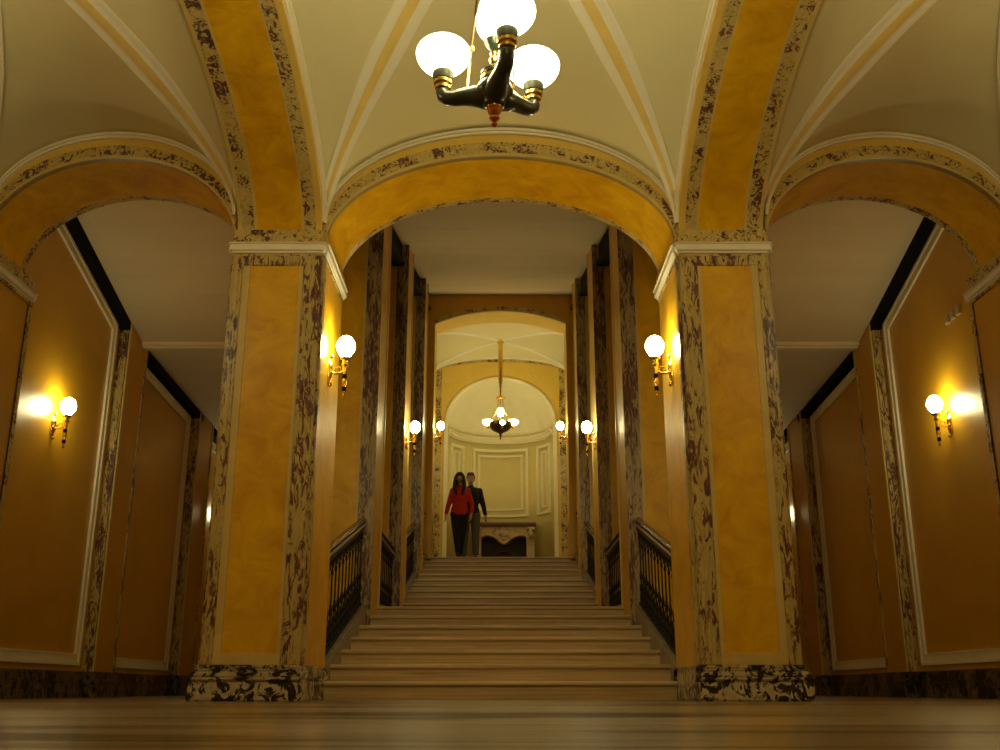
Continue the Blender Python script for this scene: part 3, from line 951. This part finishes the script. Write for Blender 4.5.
# far room chandelier
ry = 22.55
fc = empty('chandelier', (0, ry, 5.44), 'bronze bowl chandelier on a long gilt stem, hanging in the far room', 'chandelier')
RL = Vector(fc.location)
b = MB()
b.lathe([(.004, 5.44), (.018, 5.46), (.010, 5.49), (.03, 5.53), (.022, 5.56), (.05, 5.60), (.11, 5.625), (.19, 5.67), (.25, 5.74), (.27, 5.80), (.28, 5.83), (.262, 5.83), (.245, 5.79), (.17, 5.70), (.05, 5.66)], (0, ry, 0), 36)
b.build('bowl', 'bronze', fc, RL)
for ang in (90, -90, 12, 172):
    t = math.radians(ang); c = (.285*math.sin(t), ry-.285*math.cos(t), 0)
    if abs(ang) != 90: c = (.16*math.sin(t), ry-.20*math.cos(t), 0)
    b = MB(); b.lathe([(.02, 5.70 if abs(ang) == 90 else 5.66), (.03, 5.76), (.02, 5.78)], c, 14)
    h = b.build('lamp_holder', 'brass', fc, RL)
    dz = 0 if abs(ang) == 90 else -.06
    q = 1 if dz == 0 else .72
    b = MB(); b.lathe([(.03*q, 5.78+dz), (.07*q, 5.79+dz), (.105*q, 5.815+dz), (.125*q, 5.85+dz), (.122*q, 5.875+dz), (.10*q, 5.895+dz), (.03*q, 5.90+dz)], c, 26)
    g = b.build('glass_shade', 'globe_r', h, RL, sharp=80); g.location = (0, 0, 0)
b = MB(); b.lathe([(.02, 5.66), (.02, 5.92), (.05, 5.95), (.05, 5.97), (.02, 5.98)], (0, ry, 0), 14)
h = b.build('center_post', 'brass', fc, RL)
b = MB(); b.lathe([(.03, 5.97), (.065, 6.0), (.075, 6.06), (.07, 6.12), (.045, 6.17), (.02, 6.19)], (0, ry, 0), 22)
g = b.build('glass_globe', 'globe_r', h, RL, sharp=80); g.location = (0, 0, 0)
for k in range(3):
    t = math.radians(90+120*k)
    p0 = Vector((.26*math.cos(t), ry+.26*math.sin(t), 5.83)); p1 = Vector((.05*math.cos(t), ry+.05*math.sin(t), 6.42))
    pm = [p0+(p1-p0)*(i/8)+Vector((-.055*math.sin(PI*i/8)*math.cos(t), -.055*math.sin(PI*i/8)*math.sin(t), 0)) for i in range(9)]
    b = MB(); b.tube(pm, .008, 8); b.build('chain', 'brass', fc, RL)
b = MB(); b.lathe([(.03, 6.38), (.10, 6.40), (.105, 6.425), (.06, 6.45), (.025, 6.47), (.02, 6.55), (.028, 6.58), (.02, 6.61), (.032, 6.70), (.030, 6.74), (.045, 6.80), (.052, 7.1), (.056, 7.45), (.055, 7.72), (.08, 7.75), (.08, 7.80)], (0, ry, 0), 20)
b.build('stem', 'brass', fc, RL)

# small ivory switch plates on the right aisle wall
e = empty('switch_plate', (XW, 9.78, 3.75), 'row of small ivory wall plates on the right aisle wall beside the pilaster', 'wall plate')
for k, dy in enumerate((-.13, 0, .13)):
    b = MB(); b.box(XW-.03, XW+.005, 9.90+dy-.045, 9.90+dy+.045, 3.70, 3.80)
    b.build('plate', 'plate', e, Vector(e.location), bevel=.006)

# ------------------------------------------------------------------ people
def remesh(mb, name, mat, parent, voxel, smooth=3, loc=(0, 0, 0)):
    tmp = mb.build('tmp', mat, None, recalc=True)
    md = tmp.modifiers.new('r', 'REMESH'); md.mode = 'VOXEL'; md.voxel_size = voxel
    sm = tmp.modifiers.new('s', 'SMOOTH'); sm.iterations = smooth; sm.factor = .5
    dg = bpy.context.evaluated_depsgraph_get()
    ev = tmp.evaluated_get(dg)
    me = bpy.data.meshes.new_from_object(ev, depsgraph=dg)
    bpy.data.objects.remove(tmp)
    me.name = name
    me.materials.clear(); me.materials.append(M[mat])
    me.polygons.foreach_set('use_smooth', [True]*len(me.polygons))
    o = bpy.data.objects.new(name, me); C.objects.link(o)
    o.parent = parent; o.location = loc
    return o

def hand(mb, wrist, direction, thumb_dir, s=1.0, curl=.5):
    """palm, four unequal curled fingers and a thumb"""
    w = Vector(wrist); d = Vector(direction).normalized(); th = Vector(thumb_dir).normalized()
    nrm = d.cross(th).normalized()
    palm_end = w+d*.085*s
    for k, off in enumerate((-.026, -.009, .009, .026)):
        mb.tube([w+th*off*.55, w+d*.04*s+th*off*.9, palm_end+th*off], [.017*s, .016*s, .013*s], 10)
    for k, (off, ln) in enumerate(((.028, .068), (.0095, .078), (-.0095, .072), (-.027, .055))):
        b0 = palm_end+th*off
        d1 = (d+nrm*curl*.4).normalized(); d2 = (d+nrm*curl*1.0).normalized(); d3 = (d+nrm*curl*1.6).normalized()
        p1 = b0+d1*ln*.42*s; p2 = p1+d2*ln*.33*s; p3 = p2+d3*ln*.25*s
        mb.tube([b0-d*.02, b0, p1, p2, p3], [.0095*s, .0095*s, .009*s, .008*s, .0065*s], 9)
    t0 = w+d*.025*s+th*.024*s
    t1 = t0+(d*.6+th*.8).normalized()*.036*s; t2 = t1+(d*.95+th*.3+nrm*.3).normalized()*.03*s; t3 = t2+(d+nrm*.4).normalized()*.02*s
    mb.tube([w+d*.015*s, t0, t1, t2, t3], [.014*s, .012*s, .0105*s, .0095*s, .007*s], 9)

def head(mb, c, s=1.0, yaw=0):
    R = Matrix.Rotation(yaw, 4, 'Z')
    c = Vector(c)
    W = lambda x, y, z: c+R @ Vector((x*s, y*s, z*s))
    mb.ball(W(0, .012, .03), (.076*s, .094*s, .090*s), 22, 0, R)
    mb.ball(W(0, -.020, -.03), (.062*s, .070*s, .080*s), 20, 0, R)
    mb.ball(W(0, -.050, -.080), (.034*s, .030*s, .026*s), 14, 0, R)       # chin
    mb.tube([W(0, -.088, .018), W(0, -.100, -.005), W(0, -.108, -.022), W(0, -.094, -.034)], [.009*s, .012*s, .015*s, .010*s], 10)   # nose
    for q in (-1, 1):
        mb.ball(W(q*.030, -.076, .030), (.024*s, .014*s, .010*s), 10, 0, R)   # brow
        mb.ball(W(q*.040, -.066, -.018), (.024*s, .020*s, .020*s), 10, 0, R)  # cheek
        mb.ball(W(q*.076, .012, -.005), (.010*s, .020*s, .032*s), 12, 0, R)   # ear
        mb.ball(W(q*.012, -.086, -.058), (.014*s, .010*s, .007*s), 10, 0, R)  # lips
    mb.ball(W(0, -.086, -.066), (.018*s, .010*s, .007*s), 10, 0, R)
    return W

def limb(mb, pts, rad, sub=6, seg=14, grow=0):
    out = []; rr = []
    for i in range(len(pts)-1):
        for k in range(sub):
            t = k/sub
            out.append(Vector(pts[i]).lerp(Vector(pts[i+1]), t)); rr.append(rad[i]*(1-t)+rad[i+1]*t+grow)
    out.append(Vector(pts[-1])); rr.append(rad[-1]+grow)
    for _ in range(3):
        out = [out[0]]+[(out[i-1]+out[i]*2+out[i+1])/4 for i in range(1, len(out)-1)]+[out[-1]]
    mb.tube(out, rr, seg)

def shoe(mb, ankle, toe_dir, s=1.0):
    a = Vector(ankle); t = Vector((toe_dir[0], toe_dir[1], 0)).normalized()
    base = a.z-.075*s
    R = Matrix.Rotation(math.atan2(t.x, -t.y), 4, 'Z')
    for (f, z, r) in ((-.045, .035, (.034, .038, .035)), (.02, .045, (.035, .06, .044)), (.09, .032, (.040, .06, .031)), (.145, .024, (.038, .05, .023))):
        mb.ball(Vector((a.x, a.y, base+z*s))+t*f*s, tuple(x*s for x in r), 14, 0, R)

def person(loc, rz, label, H, spec):
    e = empty('person', loc, label, 'person', rz=rz)
    s = H/1.70; S = spec
    V = lambda p: Vector(p)*s
    torso = [(0, .01, .84, .150, .105), (0, .015, .90, .168, .118), (0, .015, .96, .165, .115), (0, .005, 1.04, .140, .100), (0, 0, 1.10, .132, .094),
             (0, -.005, 1.18, .142, .100), (0, -.005, 1.26, .158, .106), (0, 0, 1.33, .166, .102), (0, .005, 1.385, .152, .084), (0, .01, 1.425, .095, .066), (0, .01, 1.445, .062, .056)]
    if S.get('broad'): torso = [(x, y, z, rx*(1.0 if z < 1.1 else 1.13), ry*1.05) for (x, y, z, rx, ry) in torso]
    lean = S.get('lean', 0)
    def tors(grow, z0, z1):
        return [((x+lean*(z-.9))*s, y*s, z*s, (rx+grow)*s, (ry+grow)*s) for (x, y, z, rx, ry) in torso if z0 <= z <= z1]
    hc = V((lean*.70+S.get('hx', 0), -.005, 1.590))
    sh = .175*(1.12 if S.get('broad') else 1)
    arms = S['arms']; legs = S['legs']
    # ---- body: one continuous surface
    b = MB()
    b.rings(tors(0, .8, 1.5))
    limb(b, [V((lean*.55, .012, 1.40)), V((lean*.62, .008, 1.48)), hc-V((0, -.01, .03))], [.056*s, .052*s, .054*s])
    W = head(b, hc, s*1.0)
    for a in arms:
        limb(b, [V(p) for p in a['p']], [.052*s, .045*s, .036*s, .026*s])
        hand(b, V(a['p'][-1]), a['d'], a['t'], s, a.get('curl', .5))
    for l in legs:
        limb(b, [V(p) for p in l], [.088*s, .062*s, .045*s, .036*s])
        an = V(l[-1]); b.ball(an+V((0, -.05, -.045)), (.034*s, .10*s, .030*s), 12)
    remesh(b, 'body', S['skin'], e, .005, 2)
    # ---- clothes
    b = MB(); b.rings(tors(.016, .84 if S['hair'] == 'long' else .89, 1.43))
    for a in arms:
        p = [V(q) for q in a['p']]; p[-1] = p[-2].lerp(p[-1], .93)
        limb(b, p, [.056*s, .056*s, .047*s, .038*s])
        b.ball(p[0]+V((0, 0, -.008)), .063*s, 16)
    b.rings([(hc.x, .012*s, 1.39*s, .085*s, .075*s), (hc.x, .012*s, 1.425*s, .078*s, .072*s), (hc.x, .012*s, 1.462*s, .070*s, .066*s)])
    remesh(b, 'jumper', S['top'], e, .010, 7)
    b = MB(); b.rings(tors(.012, .80, 1.0))
    for l in legs:
        p = [V(q) for q in l]
        limb(b, p, [.104*s, S.get('knee', .075)*s, S.get('calf', .062)*s, S.get('cuff', .052)*s])
        b.ball(p[0]+V((0, .01, .0)), (.11*s, .115*s, .12*s), 14)
    remesh(b, 'trousers', S['bottom'], e, .011, 3)
    for l in legs:
        b = MB(); shoe(b, V(l[-1]), (0, -1), s); remesh(b, 'shoe', 'shoe', e, .008, 2)
    # ---- face
    for q in (-1, 1):
        b = MB(); b.ball(W(q*.031, -.073, .008), (.015*s, .012*s, .009*s), 12); ey = b.build('eye', 'eyew', e, sharp=80)
        b = MB(); b.ball(W(q*.031, -.0815, .008), (.0075*s, .006*s, .0075*s), 10); b.build('iris', 'eye', ey, sharp=80)
    b = MB()
    n = 14; rows = []
    for j in range(7):
        z = -.012-.085*j/6
        bul = .010+.020*math.sin(PI*(j+.6)/7.2)
        rows.append([W(math.sin(t)*(.072-.022*j/6), -math.cos(t)*(.088-.012*j/6)-bul*math.cos(t)**2+.006, z) for t in [(-1.15+2.3*i/n) for i in range(n+1)]])
    for r0, r1 in zip(rows[:-1], rows[1:]):
        for k in range(n): b.quad(r0[k], r0[k+1], r1[k+1], r1[k])
    o = b.build('face_mask', S['mask'], e, sharp=80)
    md = o.modifiers.new('t', 'SOLIDIFY'); md.thickness = .004; md.offset = 0
    b = MB()
    for q in (-1, 1):
        b.tube([W(q*.068, -.030, -.025), W(q*.078, .0, -.012), W(q*.084, .022, .0)], .002, 6)
    b.build('mask_strap', S['mask'], o)
    # ---- hair
    b = MB()
    if S['hair'] == 'long':
        b.ball(W(0, .022, .042), (.100*s, .104*s, .098*s), 20)
        for q in (-1, 1):
            b.tube([W(q*.012, -.062, .122), W(q*.058, -.060, .070), W(q*.082, -.030, .0), W(q*.092, -.040, -.09), W(q*.095, -.075, -.19), W(q*.075, -.105, -.29), W(q*.05, -.115, -.36)],
                   [.018*s, .026*s, .032*s, .036*s, .040*s, .034*s, .015*s], 12)
            b.tube([W(q*.05, .05, .08), W(q*.075, .05, -.05), W(q*.085, .045, -.16), W(q*.08, .055, -.29), W(q*.06, .06, -.37)], [.05*s, .055*s, .055*s, .048*s, .02*s], 12)
            b.tube([W(q*.08, .0, .04), W(q*.098, -.005, -.08), W(q*.108, -.035, -.20), W(q*.09, -.07, -.32)], [.03*s, .038*s, .042*s, .02*s], 12)
        b.tube([W(0, .07, .08), W(0, .085, -.06), W(0, .085, -.20), W(0, .085, -.38)], [.05*s, .06*s, .06*s, .03*s], 12)
    else:
        b.ball(W(0, .022, .058), (.084*s, .092*s, .078*s), 22)
        b.ball(W(0, .050, .005), (.076*s, .066*s, .080*s), 18)
        for k in range(9):
            x = -.060+.015*k
            b.tube([W(x*.7, .0, .135), W(x, -.050, .118-2.2*x*x), W(x*1.02, -.072, .098-3*x*x), W(x*1.04, -.078, .080-3*x*x)], [.012*s, .014*s, .012*s, .006*s], 8)
        for q in (-1, 1): b.tube([W(q*.072, -.012, .06), W(q*.077, -.014, .02), W(q*.076, -.018, -.01)], [.018*s, .013*s, .006*s], 8)
    remesh(b, 'hair', S['hairm'], e, .008, 2)
    return e

YP = 20.98
w = person((-.835, YP, ZT), 0, 'woman in a red jumper and dark trousers with long black hair, descending the stairs', 1.73, dict(
    skin='skin', top='red', bottom='navy', mask='mask_g', hair='long', hairm='hair_w', lean=.02, hx=-.02, knee=.076, calf=.060, cuff=.046,
    arms=[dict(p=[(-.145, .005, 1.350), (-.205, .005, 1.12), (-.235, -.01, 1.03), (-.275, -.045, .85)], d=(-.05, -.12, -1), t=(.3, -.9, 0), curl=.45),
          dict(p=[(.155, .005, 1.350), (.225, .03, 1.12), (.25, .01, 1.03), (.235, -.06, .86)], d=(-.1, -.2, -1), t=(-.4, -.9, 0), curl=.5)],
    legs=[[(-.085, .01, .86), (-.060, -.045, .48), (-.045, -.03, .28), (-.028, -.055, .085)],
          [(.085, .02, .86), (.055, .02, .48), (.030, .10, .28), (.015, .16, .10)]]))
m = person((-.625, YP+.36, ZT), 0, 'man in a black jumper and grey trousers walking just behind the woman', 1.79, dict(
    skin='skin_m', top='blk', bottom='grey', mask='mask_w', hair='short', hairm='hair_m', lean=0, broad=True, hx=.0, knee=.078, calf=.066, cuff=.058,
    arms=[dict(p=[(-.18, .005, 1.365), (-.25, .03, 1.12), (-.26, .02, 1.04), (-.25, -.04, .85)], d=(0, -.15, -1), t=(.3, -.9, 0), curl=.5),
          dict(p=[(.18, .005, 1.365), (.235, .02, 1.12), (.26, .01, 1.05), (.30, -.05, .84)], d=(.06, -.15, -1), t=(-.35, -.9, 0), curl=.5)],
    legs=[[(-.095, .01, .88), (-.11, -.03, .48), (-.115, .0, .28), (-.12, .02, .085)],
          [(.095, .01, .88), (.105, -.04, .48), (.110, -.03, .28), (.115, -.03, .085)]]))

# ------------------------------------------------------------------ light and camera
def lamp(name, loc, energy, radius, col=(1, .87, .43)):
    l = bpy.data.lights.new(name, 'POINT'); l.energy = energy; l.color = col; l.shadow_soft_size = radius
    o = bpy.data.objects.new(name, l); C.objects.link(o); o.location = loc
    return o
lamp('hall_lamp', (0, -.4, 4.1), 72, .3)
for q in (-1, 1): lamp('aisle_lamp', (q*(XO+XP)/2, 4.9, 3.65), 28, .35)

wd = bpy.data.worlds.new('World'); SC.world = wd; wd.use_nodes = True
wd.node_tree.nodes['Background'].inputs[0].default_value = (.35, .25, .12, 1)
wd.node_tree.nodes['Background'].inputs[1].default_value = .02

cam = bpy.data.cameras.new('camera'); co = bpy.data.objects.new('camera', cam); C.objects.link(co)
cam.sensor_width = 36; cam.lens = 36*1.030; cam.shift_x = -.0005
co.location = (0, 0, .08)
co.rotation_euler = (PI/2+math.atan(314.5/1030), 0, 0)
cam.clip_start = .02
SC.camera = co
SC.view_settings.view_transform = 'Standard'; SC.view_settings.look = 'None'
SC.view_settings.exposure = 0; SC.view_settings.gamma = 1
SC.view_settings.use_curve_mapping = False
